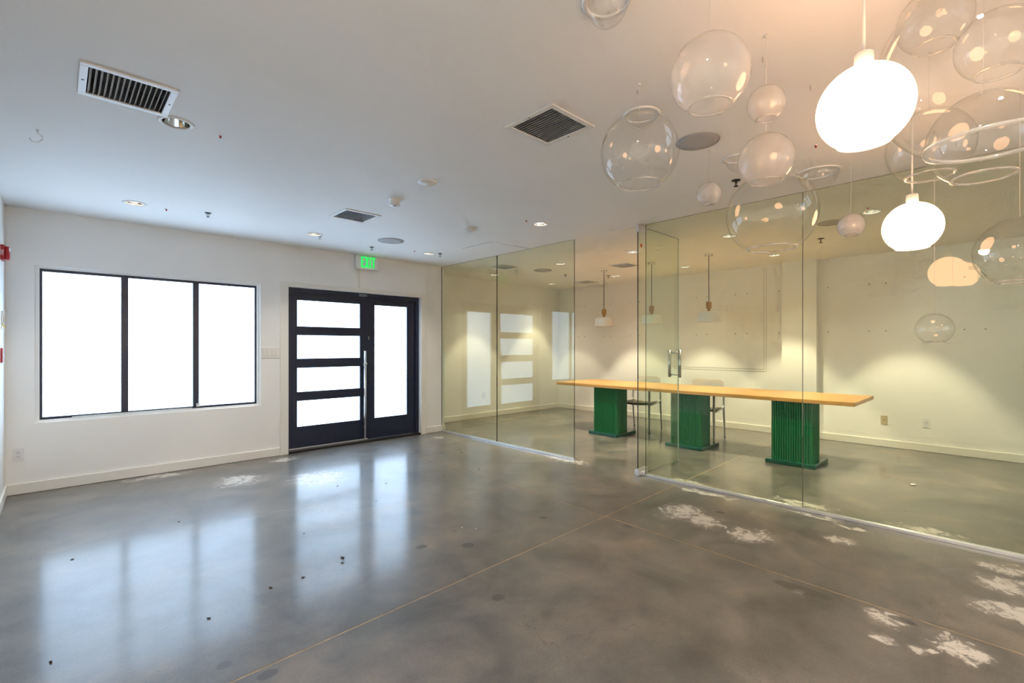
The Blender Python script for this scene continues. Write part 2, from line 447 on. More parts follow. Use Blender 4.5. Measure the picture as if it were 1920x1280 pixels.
b = B(); bx(b, 1.100, 1.130, FY0-.03, FY0-.004, .662, .70, bevel=.003); bx(b, 1.118, 1.126, FY0-.045, FY0-.02, .67, .75, bevel=.002)
part('latch', b, 'steel', win)
b = B(); tube(b, [(.10, FY0-.03, .655), (.60, FY0-.03, .655), (1.06, FY0-.032, .655)], .004)
tag(obj('blind_rod', b, 'wire'), 'thin pale rod lying along the bottom ledge of the three-pane window', 'rod')

# ------------------------------------------------------------------ entrance double door
dr = bpy.data.objects.new('door_1', None); COL.objects.link(dr); dr['kind'] = 'structure'
dr.location = (3.0, YF+.08, 0)
EY0, EY1 = YF+.055, YF+.17
b = B()
bx(b, DX0, 2.080, EY0, EY1, 0, DZ1); bx(b, 3.905, DX1-.004, EY0, EY1, 0, DZ1)
bx(b, 2.080, 3.905, EY0, EY1, 2.012, DZ1); bx(b, 2.080, 3.905, EY0+.012, EY1, 1.990, 2.012)
part('door_frame', b, 'navy', dr)
b = B(); bx(b, DX0, DX1, YF-.005, EY1, .002, .024, bevel=.004); part('threshold', b, 'bronze', dr)
LY0, LY1 = YF+.080, YF+.125
lz = [(1.580, 1.912), (1.170, 1.468), (.748, 1.052), (.308, .634)]
leaf = bpy.data.objects.new('door_leaf', None)
b = B()
bx(b, 2.083, 2.186, LY0, LY1, .03, 1.988); bx(b, 3.028, 3.143, LY0, LY1, .03, 1.988)
zs = [.03] + [z for p in sorted(lz) for z in p] + [1.988]
for i in range(0, len(zs), 2): bx(b, 2.186, 3.028, LY0, LY1, zs[i], zs[i+1])
leaf = part('door_leaf', b, 'navy', dr)
def sub(name, bm, m, parent):
    return obj(name, bm, m, parent)
for (a, c) in lz:
    b = B(); bx(b, 2.186, 3.028, LY0+.018, LY0+.024, a, c); sub('pane', b, 'pane', leaf)
b = B(); bx(b, 2.09, 3.14, LY0-.004, LY0, .028, .042); sub('kick_strip', b, 'alu', leaf)
hx = 3.075; hy = LY0-.055
b = B(); cyl(b, .0155, .055, 1.265, at=(hx, hy, 0), seg=16, cham=.003); sub('pull_bar', b, 'steel', leaf)
for z in (1.085, .20):
    b = B(); cyl(b, .010, 0, .056, at=(hx, hy, z), axis='Y', seg=12); sub('standoff', b, 'steel', leaf)
b = B(); cyl(b, .024, -.02, .02, at=(hx, hy, 1.085), axis='X', seg=16, cham=.006); sub('lock_collar', b, 'steel', leaf)
b = B(); bx(b, 3.035, 3.065, LY0-.014, LY0, 1.93, 1.955, bevel=.003); sub('strike', b, 'black', leaf)
b = B()
bx(b, 3.149, 3.246, LY0, LY1, .03, 1.988); bx(b, 3.772, 3.900, LY0, LY1, .03, 1.988)
bx(b, 3.246, 3.772, LY0, LY1, .03, .312); bx(b, 3.246, 3.772, LY0, LY1, 1.910, 1.988)
leaf2 = part('side_leaf', b, 'navy', dr)
b = B(); bx(b, 3.246, 3.772, LY0+.018, LY0+.024, .312, 1.910); sub('pane', b, 'pane', leaf2)
b = B(); bx(b, 3.156, 3.162, LY0-.004, LY0, 1.42, 1.47); sub('flush_bolt', b, 'steel', leaf2)
b = B(); bx(b, 3.25, 3.30, LY0-.012, LY0, 1.925, 1.955, bevel=.003); sub('strike', b, 'black', leaf2)
b = B(); bx(b, 2.985, 3.105, YF+.012, EY0, 2.012, 2.052, bevel=.010); part('door_sensor', b, 'damper', dr)
b = B(); bx(b, DX0-.001, DX0+.012, EY0-.012, EY0+.002, 1.05, 1.17); part('hinge', b, 'alu', dr)

# ------------------------------------------------------------------ exit sign
ex = thing('exit_sign', 'white exit sign with glowing green letters above the dark entrance door', 'exit sign', (3.07, YF, 2.38))
b = B(); bx(b, -.160, .160, -.055, -.012, .0, .188, bevel=.006); obj('housing', b, 'white', ex)
b = B(); bx(b, -.10, .12, -.045, -.004, .188, .1885+(ZC-2.38-.1885), bevel=0); obj('bracket', b, 'trim', ex)
b = B(); bx(b, -.10, .09, -.012, .0, .03, .16); obj('wall_box', b, 'trim', ex)
def letter(polys, dx):
    b = B()
    for p in polys:
        lo = [b.verts.new((x+dx, -.0550, z)) for x, z in p]; hi = [b.verts.new((x+dx, -.0585, z)) for x, z in p]
        b.faces.new(lo); b.faces.new(hi[::-1])
        for i in range(len(p)): b.faces.new((lo[i], lo[(i+1) % len(p)], hi[(i+1) % len(p)], hi[i]))
    return b
z0, z1 = .022, .170
R4 = lambda a, c, e, h: [(a, e), (c, e), (c, h), (a, h)]
obj('letter_e', letter([R4(0, .018, z0, z1), R4(.018, .052, z0, z0+.020), R4(.018, .046, .088, .106), R4(.018, .052, z1-.020, z1)], -.092), 'exit', ex)
obj('letter_x', letter([[(0, z0), (.020, z0), (.058, z1), (.038, z1)], [(.038, z0), (.058, z0), (.020, z1), (0, z1)]], -.036), 'exit', ex)
obj('letter_i', letter([R4(0, .019, z0, z1)], .032), 'exit', ex)
obj('letter_t', letter([R4(.0, .056, z1-.020, z1), R4(.0185, .0375, z0, z1-.020)], .062), 'exit', ex)
b = B(); bx(b, 2.972, 2.990, YF-.010, YF, 2.118, 2.38, bevel=.002)
tag(obj('cable_raceway', b, 'trim'), 'thin painted cable raceway running from exit sign down to door casing', 'raceway')

# ------------------------------------------------------------------ plates on the walls
def outlet(name, label, loc, rz, m='plastic', slots=True, w_=.072, h_=.117):
    t = thing(name, label, 'outlet' if slots else 'wall plate', loc, rz)
    b = B(); bx(b, -w_/2, w_/2, -.006, 0, -h_/2, h_/2, bevel=.002); obj('cover_plate', b, m, t)
    if slots:
        for dz in (-.0195, .0195):
            b = B(); bx(b, -.0165, .0165, -.0085, -.006, dz-.0145, dz+.0145, bevel=.001)
            s = obj('socket', b, m, t)
            b = B(); bx(b, -.008, -.0055, -.0092, -.0084, dz-.001, dz+.008); bx(b, .0055, .008, -.0092, -.0084, dz-.001, dz+.008); cyl(b, .0025, -.0092, -.0084, at=(0, 0, dz-.007), axis='Y', seg=8)
            obj('slots', b, 'black', s)
    else:
        b = B(); cyl(b, .006, -.0085, -.005, axis='Y', seg=10); obj('jack', b, 'dark', t)
    return t
outlet('wall_outlet', 'white duplex outlet low on front wall below the big window, near corner', (-.251, YF, .355), 0)
outlet('wall_outlet', 'white duplex outlet low on the back wall right of the beige plate', (XB, .698, .359), -PI/2)
outlet('jack_plate', 'beige jack plate low on the back wall right of the table end', (XB, 1.119, .353), -PI/2, 'beige', False)
outlet('wall_outlet', 'small outlet on recessed front wall behind left glass panels', (5.76, YI, .412), 0)
sw = thing('light_switch', 'wide white light switch plate between window and dark door', 'switch', (1.852, YF, 1.248))
b = B(); bx(b, -.108, .098, -.007, 0, -.06, .06, bevel=.002); obj('cover_plate', b, 'trim', sw)
for i in range(4):
    b = B(); bx(b, -.086+i*.046, -.052+i*.046, -.011, -.007, -.033, .033, bevel=.002); obj('rocker', b, 'trim', sw)

def text_mesh(name, s, size, m, parent, matrix):
    cu = bpy.data.curves.new(name, 'FONT'); cu.body = s; cu.size = size; cu.align_x = 'CENTER'; cu.align_y = 'CENTER'; cu.extrude = .0006
    t = bpy.data.objects.new(name, cu); COL.objects.link(t)
    dg = bpy.context.evaluated_depsgraph_get()
    me = bpy.data.meshes.new_from_object(t.evaluated_get(dg))
    bpy.data.objects.remove(t)
    me.materials.clear(); me.materials.append(M[m]); me.transform(matrix)
    o = bpy.data.objects.new(name, me); COL.objects.link(o); o.parent = parent
    return o
fa = thing('fire_alarm', 'red fire alarm strobe high on the left wall', 'fire alarm', (XL, 5.72, 2.03))
b = B(); bx(b, 0, .024, -.06, .06, 0, .125, bevel=.005); obj('base_plate', b, 'red', fa)
b = B(); bx(b, .024, .052, -.045, .045, .008, .115, bevel=.008); obj('horn', b, 'red', fa)
b = B(); lathe(b, [(0, .010), (.012, .007), (.018, 0), (0, 0)], 14, at=(.048, -.040, .088), axis='X'); obj('strobe_lens', b, 'plastic', fa)
text_mesh('lettering', 'FIRE', .026, 'white', fa, Matrix.Translation((.012, -.0605, .062)) @ Matrix.Rotation(PI/2, 4, 'X') @ Matrix.Rotation(PI/2, 4, 'Z'))
th = thing('alarm_key_box', 'small white control box with yellow tag on the left wall', 'control box', (XL, 5.78, 1.50))
b = B(); bx(b, 0, .013, -.05, .05, 0, .115, bevel=.003); obj('housing', b, 'plastic', th)
b = B(); bx(b, .013, .017, -.04, .04, .02, .10, bevel=.001); obj('lid', b, 'beige', th)
b = B(); bx(b, .006, .010, -.055, -.051, -.05, .01, rot=Matrix.Rotation(.25, 4, 'Y')); bx(b, .010, .016, -.056, -.052, -.03, .01, rot=Matrix.Rotation(-.35, 4, 'Y')); obj('tag', b, 'yellow', th)
ps = thing('fire_pull_station', 'red manual fire pull station below the control box on left wall', 'pull station', (XL, 5.70, 1.19))
b = B(); bx(b, 0, .012, -.04, .04, 0, .12, bevel=.003); obj('housing', b, 'red', ps)
b = B(); bx(b, .012, .018, -.03, .03, .035, .06, bevel=.002); obj('pull_handle', b, 'white', ps)

# ------------------------------------------------------------------ glass partition
def pane_mesh(y0, y1, z0, z1, x=0., t=.006, along='Y'):
    b = B()
    bx(b, x-t, x+t, y0, y1, z0, z1)
    for f_ in b.faces: f_.material_index = 1 if abs(f_.calc_center_median().x-x) < t*.5 else 0
    if along == 'X': bmesh.ops.rotate(b, verts=b.verts, cent=(0, 0, 0), matrix=Matrix.Rotation(-PI/2, 3, 'Z'))
    return b
for lab, runs, (c0_, c1_) in (('clear glass partition of two panels left of the open doorway', ((4.829, 6.119), (3.481, 4.825)), (3.478, 6.119)),
        ('long clear glass partition right of the open glass door, behind the globes', ((1.141, 2.553), (-.30, 1.137), (-1.75, -.304), (YR+.002, -1.754)), (YR+.002, 2.553))):
    gp = thing('glass_partition', lab, 'glass partition', (GX, c0_, 0))
    for y0, y1 in runs:
        obj('glass_panel', pane_mesh(y0-c0_, y1-c0_, .012, ZC-.001), ['glass', 'glassedge'], gp)
    b = B(); q0, q1 = 0, c1_-c0_
    bx(b, -.016, -.0075, q0, q1, .0005, .024, bevel=.001); bx(b, .0075, .016, q0, q1, .0005, .024, bevel=.001); bx(b, -.0075, .0075, q0, q1, .0005, .010)
    o = obj('floor_channel', b, 'alu', gp); o['label'] = 'silver floor channel'
gd = thing('glass_door', 'frameless glass door standing open into the meeting room', 'door', (4.275, 2.603, 0))
DW = .86
b = B()
bx(b, 0, DW, -.006, .006, .012, ZC-.012)
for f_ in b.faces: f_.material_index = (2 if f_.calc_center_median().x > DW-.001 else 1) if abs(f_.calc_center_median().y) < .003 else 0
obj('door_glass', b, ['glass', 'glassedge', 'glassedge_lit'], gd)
for z0, z1 in ((.010, .075), (ZC-.075, ZC-.004)):
    b = B(); bx(b, -.006, .16, -.016, -.0062, z0, z1, bevel=.002); bx(b, -.006, .16, .0062, .016, z0, z1, bevel=.002); bx(b, -.008, -.0005, -.016, .016, z0, z1)
    obj('patch_fitting', b, 'alu', gd)
hd = bpy.data.objects.new('pull_handle', None)
b = B()
for s in (-1, 1): tube(b, [(.775, s*.062, .975), (.775, s*.062, 1.285)], .016, 12)
hd = obj('pull_handle', b, 'steel', gd)
for z in (1.005, 1.255):
    b = B(); cyl(b, .009, -.058, .058, at=(.775, 0, z), axis='Y', seg=10); obj('cross_pin', b, 'steel', hd)
b = B(); lathe(b, [(0, .0004), (.020, .0004), (.020, 0), (0, 0)], 20, at=(.055, -.0068, 2.36), axis='Y')
bx(b, .045, .05, -.0072, -.0066, 2.376, 2.388)
st = obj('sticker', b, 'orange', gd); st['label'] = 'round orange sticker'
b = B(); bx(b, GX-.022, GX+.022, 2.556, 2.672, .0005, .045, bevel=.003)
tag(obj('floor_pivot', b, 'alu'), 'silver floor pivot block at the foot of the glass door', 'pivot block')
b = B(); bx(b, GX-.045, GX+.045, 2.64, 2.98, ZC-.004, ZC, bevel=.001)
tag(obj('ceiling_plate', b, 'trim'), 'narrow white cover plate on ceiling beside glass door top', 'cover plate')

# ------------------------------------------------------------------ ceiling fixtures
def downlight(x, y, label, lit=True, power=(0., 0.), col=SPOTCOL_OUT, flood=108):
    t = thing('downlight', label, 'downlight', (x, y, ZC), 0)
    b = B(); lathe(b, [(.064, .002), (.064, -.004), (.074, -.007), (.087, -.003), (.087, 0), (.066, 0)], 32, close=True); obj('trim_ring', b, 'white', t)
    b = B(); lathe(b, [(.066, 0), (.058, .05), (.047, .095), (.045, .10)], 32); obj('reflector', b, 'chrome', t)
    if lit:
        b = B(); lathe(b, [(0, .018), (.040, .019), (.061, .022), (.061, .026), (0, .026)], 24); obj('lens', b, 'lamp', t)
        for nm, pw, ang, bl in (('downlight_beam', power[0], 68, .3), ('downlight_flood', power[1], flood, .8)):
            ld = bpy.data.lights.new(nm, 'SPOT'); ld.energy = pw; ld.color = col
            ld.spot_size = math.radians(ang); ld.spot_blend = bl; ld.shadow_soft_size = .055
            lo = bpy.data.objects.new(nm, ld); COL.objects.link(lo); lo.parent = t; lo.location = (0, 0, -.012)
    else:
        b = B(); lathe(b, [(.045, .10), (.03, .112), (0, .115)], 24); obj('bulb', b, 'plastic', t)
    return t
for (x, y), lab in zip(DOWN_OUT[:4], ('lit downlight above the three-pane window', 'lit ceiling downlight near the wall between window and door',
        'lit downlight near the exit sign and glass corner', 'lit downlight in front of the open glass doorway')):
    downlight(x, y, lab, True, (BEAM_OUT, FILL_OUT))
downlight(*DOWN_OUT[4], 'unlit downlight with mirrored reflector touching the nearest ceiling vent', False)
for (x, y), lab in zip(DOWN_ADDED, ('added fill downlight near the left wall behind the camera', 'added fill downlight by the rear wall, left of three', 'added fill downlight by the rear wall, middle of three', 'added fill downlight by the rear wall, right of three')):
    downlight(x, y, lab, True, (0., FILL_OUT*5), SPOTCOL_OUT, 172)  # added fill lamps, wide flood only
inl = ['lit downlight behind the left glass panel by recessed wall', 'lit downlight over the front of table, left glass panels',
       'lit downlight seen beside the top of the open glass door', 'lit downlight seen just left of the big clear globe', 'lit downlight beside the small opal globe, behind glass',
       'lit downlight in the far corner of the meeting room', 'lit downlight beside the leftmost white pendant, near back wall', 'lit downlight near back wall left of the right pendant',
       'lit downlight near back wall under the big clear globe', 'lit downlight near back wall behind the large lit globe']
for (x, y), lab in zip(DOWN_IN, inl): downlight(x, y, lab, True, (BEAM_IN*(.45 if y > 6 else 1.), FILL_IN), SPOTCOL_IN)

def vent(x, y, label, tilt=-62):
    t = thing('ceiling_vent', label, 'vent', (x, y, ZC))
    b = B()
    for q in ((-.180, .180, -.180, -.150), (-.180, .180, .150, .180), (-.180, -.150, -.150, .150), (.150, .180, -.150, .150)): bx(b, *q, -.008, .0, bevel=.002)
    obj('frame', b, 'white', t)
    b = B(); bx(b, -.153, .153, -.153, .153, .075, .08); bx(b, -.154, -.151, -.153, .153, .0, .08); bx(b, .151, .154, -.153, .153, .0, .08); bx(b, -.153, .153, -.154, -.151, 0, .08); bx(b, -.153, .153, .151, .154, 0, .08)
    obj('duct_box', b, 'damper', t)
    b = B(); bx(b, -.0095, .0095, -.150, .150, -.0006, .0006, rot=Matrix.Rotation(math.radians(tilt), 4, 'Y')); s0 = obj('slat', b, 'white', t)
    for i in range(15):
        s = s0 if i == 0 else s0.copy()
        if i: COL.objects.link(s); s.parent = t
        s.location = (-.140+i*.02, 0, .004)
    for k in (-1, 1):
        b = B(); cyl(b, .005, -.0095, -.007, at=(k*.165, 0, 0), seg=8); obj('screw', b, 'damper', t)
    return t
v0 = vent(*VENTS[0], 'square white ceiling vent nearest the camera at upper left')
v1 = vent(*VENTS[1], 'square white ceiling vent left of the hanging clear globes', -46)
dup(v1, (*VENTS[2], ZC), 0, 'square white ceiling vent in front of the exit sign')
for p, lab in zip(VENTS_IN, ('ceiling vent seen through the leftmost glass panel', 'ceiling vent seen through the open doorway near its edge', 'ceiling vent in the far corner above the table end')):
    dup(v1, (*p, ZC), 0, lab)

def speaker(x, y, r, label):
    t = thing('ceiling_speaker', label, 'speaker', (x, y, ZC))
    b = B(); lathe(b, [(r*.96, 0), (r*.96, -.004), (r*.985, -.006), (r, -.003), (r, 0)], 40, close=True); obj('rim', b, 'grille', t)
    b = B(); lathe(b, [(0, -.0045), (r*.6, -.0044), (r*.96, -.003), (r*.96, 0), (0, 0)], 40); obj('grille', b, 'grille', t)
speaker(2.808, 1.300, .128, 'round grey ceiling speaker between the large milky and clear globes')
speaker(2.834, 5.013, .150, 'round grey ceiling speaker near the exit sign')
speaker(5.72, 5.235, .145, 'round ceiling speaker seen through the left glass panels')
speaker(5.62, 1.213, .125, 'round ceiling speaker behind the small opal globe, through glass')

t = thing('smoke_detector', 'white cylindrical smoke detector near the vent by the exit', 'smoke detector', (2.066, 3.593, ZC))
b = B(); lathe(b, [(.046, 0), (.046, -.012), (.040, -.014), (.040, -.045), (.0, -.045)], 24); obj('body', b, 'white', t)
b = B(); lathe(b, [(.0, -.052), (.046, -.052), (.050, -.048), (.046, -.045), (0, -.045)], 24); obj('cap', b, 'white', t)
b = B(); lathe(b, [(0, -.056), (.012, -.055), (.016, -.052), (0, -.052)], 14); obj('sensor', b, 'damper', t)
t = thing('ceiling_sensor', 'flat round white ceiling sensor with domed face', 'sensor', (2.023, 3.038, ZC))
b = B(); lathe(b, [(.072, 0), (.072, -.006), (.068, -.009), (.052, -.011), (.045, -.018), (0, -.024)], 32); obj('body', b, 'white', t)
b = B(); cyl(b, .004, -.0125, -.009, at=(-.058, 0, 0), seg=8); obj('indicator', b, 'grille', t)
t = thing('smoke_detector', 'beige smoke detector with slotted rim left of the glass panels', 'smoke detector', (3.123, 3.904, ZC))
b = B(); lathe(b, [(.064, 0), (.064, -.010), (.058, -.014), (.054, -.034), (.036, -.042), (0, -.043)], 24); obj('body', b, 'white', t)
for i in range(12):
    b = B(); bx(b, -.004, .004, .052, .060, -.034, -.014, rot=Matrix.Rotation(i*PI/6, 4, 'Z')); obj('fin', b, 'trim', t)

def sprinkler(x, y, label, s=1.):
    t = thing('sprinkler_head', label, 'sprinkler', (x, y, ZC))
    b = B(); lathe(b, [(.028*s, 0), (.026*s, -.004), (.010*s, -.006), (0, -.006)], 16); obj('escutcheon', b, 'black', t)
    b = B(); tube(b, [(-.004*s, 0, -.005), (-.010*s, 0, -.02*s), (0, 0, -.036*s), (.010*s, 0, -.02*s), (.004*s, 0, -.005)], .0028*s, 6); obj('yoke', b, 'black', t)
    b = B(); lathe(b, [(0, -.040*s), (.014*s, -.039*s), (.014*s, -.036*s), (0, -.036*s)], 14); obj('deflector', b, 'black', t)
sprinkler(1.015, 5.156, 'black sprinkler head above the right half of the window')
sprinkler(2.135, 5.36, 'small black sprinkler head touching the downlight between window and door', .8)
sprinkler(2.842, 5.501, 'black sprinkler head just above the exit sign')
sprinkler(3.70, 5.25, 'black sprinkler head beside the downlight near glass corner')
sprinkler(3.677, 1.405, 'black sprinkler head above the small opal globe, among globes', 1.2)
sprinkler(6.357, 1.482, 'black sprinkler head behind glass, below the round speaker', 1.3)
sprinkler(6.97, 4.83, 'dark sprinkler head beside the downlight near leftmost pendant', 1.1)
sprinkler(6.361, 5.296, 'dark sprinkler head seen through glass panel left of doorway')

def dot(x, y, label):
    t = thing('red_ceiling_cap', label, 'ceiling cap', (x, y, ZC))
    b = B(); lathe(b, [(.012, 0), (.010, -.003), (0, -.003)], 12); obj('flange', b, 'white', t)
    b = B(); lathe(b, [(.006, -.003), (.006, -.012), (.003, -.016), (0, -.016)], 10); obj('cap', b, 'red', t)
dot(.696, 3.218, 'tiny red cap on ceiling right of the unlit downlight')
dot(.715, 5.278, 'tiny red cap on ceiling between the window downlight and sprinkler')
dot(3.345, 3.283, 'tiny red cap on ceiling left of the doorway downlight')
dot(3.393, .817, 'tiny red cap on ceiling left of the large lit globe')
dot(5.248, .861, 'tiny red cap on ceiling behind glass beside a downlight')
dot(3.353, 5.331, 'tiny red cap on ceiling above the door, left of downlight')
dot(5.273, 3.396, 'tiny red cap on ceiling inside the open doorway')

b = B(); tube(b, [(0, 0, 0), (0, 0, -.02), (.018, -.010, -.035), (.020, -.012, -.055), (0, 0, -.072), (-.022, .012, -.070), (-.034, .018, -.052)], .003, 8)
lathe(b, [(.008, 0), (.008, -.004), (0, -.004)], 10)
tag(obj('ceiling_hook', b, 'trim', None, (-.082, 3.86, ZC)), 'curved white hook screwed into the ceiling at far left', 'hook')
for x, y, lab in ((2.034, 1.241, 'tiny screw eye in ceiling right of the middle vent'), (2.196, .728, 'tiny screw eye in ceiling right of the large milky globe'), (2.599, .648, 'tiny screw eye in ceiling left of large lit globe')):
    b = B(); tube(b, [(0, 0, 0), (0, 0, -.008)] + [(.007*math.sin(a), 0, -.015+.007*math.cos(a)) for a in (0, 1, 2, 3, 4, 5, 6.2)], .0018, 6)
    tag(obj('screw_eye', b, 'grille', None, (x, y, ZC)), lab, 'screw eye')
t = thing('access_panel', 'flush white access panel in the ceiling before the left glass panels', 'access panel', (4.03, 4.51, ZC))
b = B(); bx(b, -.30, .295, -.30, .30, -.0025, 0, bevel=.001); obj('panel', b, 'ceil', t)
b = B(); bx(b, .04, .296, -.309, -.302, -.0015, 0); bx(b, -.306, -.302, -.3, .3, -.0012, 0); obj('shadow_gap', b, 'damper', t)

# ------------------------------------------------------------------ meeting table
tb = thing('table', 'long oak-topped meeting table on three fluted green pedestals', 'table', (6.36, 3.08, 0))
b = B(); bx(b, -.495, .50, -2.01, 2.00, .708, .750, bevel=.003); obj('table_top', b, 'wood', tb)
def fluted(hx_, hy_, z0, z1, n1, n2):
    pts = []
    def side(p, q, n):
        d = Vector(q)-Vector(p); nrm = Vector((d.y, -d.x)).normalized(); m = n*6
        for i in range(m):
            s = i/m; ph = (s*n) % 1.
            pts.append(Vector(p)+d*s + nrm*(.013*abs(math.sin(PI*ph))))
    side((-hx_, -hy_), (hx_, -hy_), n2); side((hx_, -hy_), (hx_, hy_), n1); side((hx_, hy_), (-hx_, hy_), n2); side((-hx_, hy_), (-hx_, -hy_), n1)
    b = B()
    lo = [b.verts.new((p.x, p.y, z0)) for p in pts]; hi = [b.verts.new((p.x, p.y, z1)) for p in pts]
    for i in range(len(pts)):
        j = (i+1) % len(pts); b.faces.new((lo[i], lo[j], hi[j], hi[i]))
    b.faces.new(hi); b.faces.new(lo[::-1])
    return b
c0 = k0 = None
for yc_ in (1.665, 2.905, 4.165):
    if c0 is None:
        c0 = obj('pedestal', fluted(.145, .194, .045, .708, 16, 12), 'green', tb)
        b = B(); bx(b, -.21, .31, -.25, .25, .001, .045, bevel=.004); k0 = obj('plinth', b, 'greendark', c0); c, k = c0, k0
    else:
        c = c0.copy(); COL.objects.link(c); c.parent = tb; k = k0.copy(); COL.objects.link(k); k.parent = c
    c.location = (6.065-6.36, yc_-3.08, 0)

# ------------------------------------------------------------------ chairs
ch = thing('armchair', 'white-backed metal armchair behind the table between left and middle pedestals', 'chair', (6.74, 4.06, 0), math.radians(7))
for s in (-1, 1):
    b = B(); tube(b, [(-.285, s*.27, .012), (-.265, s*.262, .34), (-.245, s*.257, .655)], [.011, .0165, .015], 10); l = obj('leg', b, 'chairmetal', ch)
    b = B(); cyl(b, .013, 0, .014, at=(-.285, s*.27, 0), seg=10); obj('foot_cap', b, 'black', l)
    b = B(); tube(b, [(.29, s*.235, .012), (.245, s*.235, .36), (.245, s*.235, .60), (.262, s*.215, .72)], [.010, .015, .015, .010], 10); l = obj('leg', b, 'chairmetal', ch)
    b = B(); cyl(b, .012, 0, .014, at=(.29, s*.235, 0), seg=10); obj('foot_cap', b, 'black', l)
    b = B(); tube(b, [(-.26, s*.258, .655), (-.08, s*.262, .672), (.10, s*.25, .665), (.25, s*.235, .650)], [.014, .017, .017, .012], 8); obj('armrest', b, 'chairmetal', ch)
    b = B(); tube(b, [(-.26, s*.258, .425), (-.1, s*.25, .420), (.1, s*.243, .435), (.245, s*.235, .465)], .012, 8); obj('seat_rail', b, 'chairmetal', ch)
def curved_slab(nx, ny, fz, x0, x1, y0, y1, t):
    b = B(); T = [[b.verts.new((x0+(x1-x0)*i/nx, y0+(y1-y0)*j/ny, fz(i/nx, j/ny))) for j in range(ny+1)] for i in range(nx+1)]
    Bt = [[b.verts.new((v.co.x, v.co.y, v.co.z-t)) for v in r] for r in T]
    for i in range(nx):
        for j in range(ny):
            f1 = b.faces.new((T[i][j], T[i+1][j], T[i+1][j+1], T[i][j+1])); f2 = b.faces.new((Bt[i][j], Bt[i][j+1], Bt[i+1][j+1], Bt[i+1][j])); f1.smooth = f2.smooth = True
    for i in range(nx):
        b.faces.new((T[i][0], Bt[i][0], Bt[i+1][0], T[i+1][0])); b.faces.new((T[i][ny], T[i+1][ny], Bt[i+1][ny], Bt[i][ny]))
    for j in range(ny):
        b.faces.new((T[0][j], T[0][j+1], Bt[0][j+1], Bt[0][j])); b.faces.new((T[nx][j], Bt[nx][j], Bt[nx][j+1], T[nx][j+1]))
    return b
b = curved_slab(10, 8, lambda u, v: .452 - .022*math.sin(PI*v) + .01*(1-u)**2 - .012*math.sin(PI*u), -.24, .225, -.236, .236, .026); obj('seat', b, 'olive', ch)
b = B(); n = 16; rows = []
for j in range(n+1):
    a = -1+2*j/n; yy = .228*a; xx = .315 - .045*a*a; ztop = .845 - .018*a**8 - .01*abs(a)**4; zbot = .67
    rows.append([b.verts.new(p) for p in ((xx-.008, yy, zbot), (xx+.012, yy, zbot), (xx+.022, yy, ztop), (xx+.006, yy, ztop))])
for p, q in zip(rows, rows[1:]):
    for i in range(4):
        f_ = b.faces.new((p[i], p[(i+1) % 4], q[(i+1) % 4], q[i])); f_.smooth = False
b.faces.new(rows[0][::-1]); b.faces.new(rows[-1]); obj('backrest', b, 'seatback', ch)
dup(ch, (6.69, 3.04, 0), math.radians(5), 'white-backed metal armchair behind the table right of the middle pedestal')

# ------------------------------------------------------------------ small white pendants
pn = thing('pendant_lamp', 'leftmost white pendant lamp with wooden socket, seen in the open doorway', 'pendant lamp', (6.36, 4.49, ZC))
b = B(); lathe(b, [(.060, 0), (.060, -.012), (.054, -.018), (.010, -.020), (0, -.020)], 28); cy_ = obj('canopy', b, 'white', pn)
for k in (-1, 1):
    b = B(); cyl(b, .006, -.03, -.012, at=(k*.045*.7, -k*.045*.7, 0), seg=8); obj('canopy_screw', b, 'damper', cy_)
b = B(); tube(b, [(0, 0, -.018), (0, 0, -.645)], .0048, 8); obj('cord', b, 'black', pn)
b = B(); lathe(b, [(0, -.642), (.030, -.643), (.036, -.650), (.037, -.712), (.030, -.735), (.022, -.742), (0, -.742)], 24); obj('socket', b, 'lampwood', pn)
b = B(); lathe(b, [(0, -.742), (.019, -.742), (.019, -.775), (0, -.775)], 16); obj('neck', b, 'lampwood', pn)
b = B(); lathe(b, [(.0, -.772), (.10, -.775), (.128, -.785), (.140, -.805), (.145, -.915), (.141, -.915), (.136, -.807), (.124, -.790), (.0, -.778)], 40); sharp(obj('shade', b, 'white', pn))
dup(pn, (6.345, 3.632, ZC), 0, 'middle white pendant lamp with wooden socket, seen through the open glass door')
dup(pn, (6.33, 2.773, ZC), 0, 'rightmost white pendant lamp with wooden socket, right of the glass door handle')

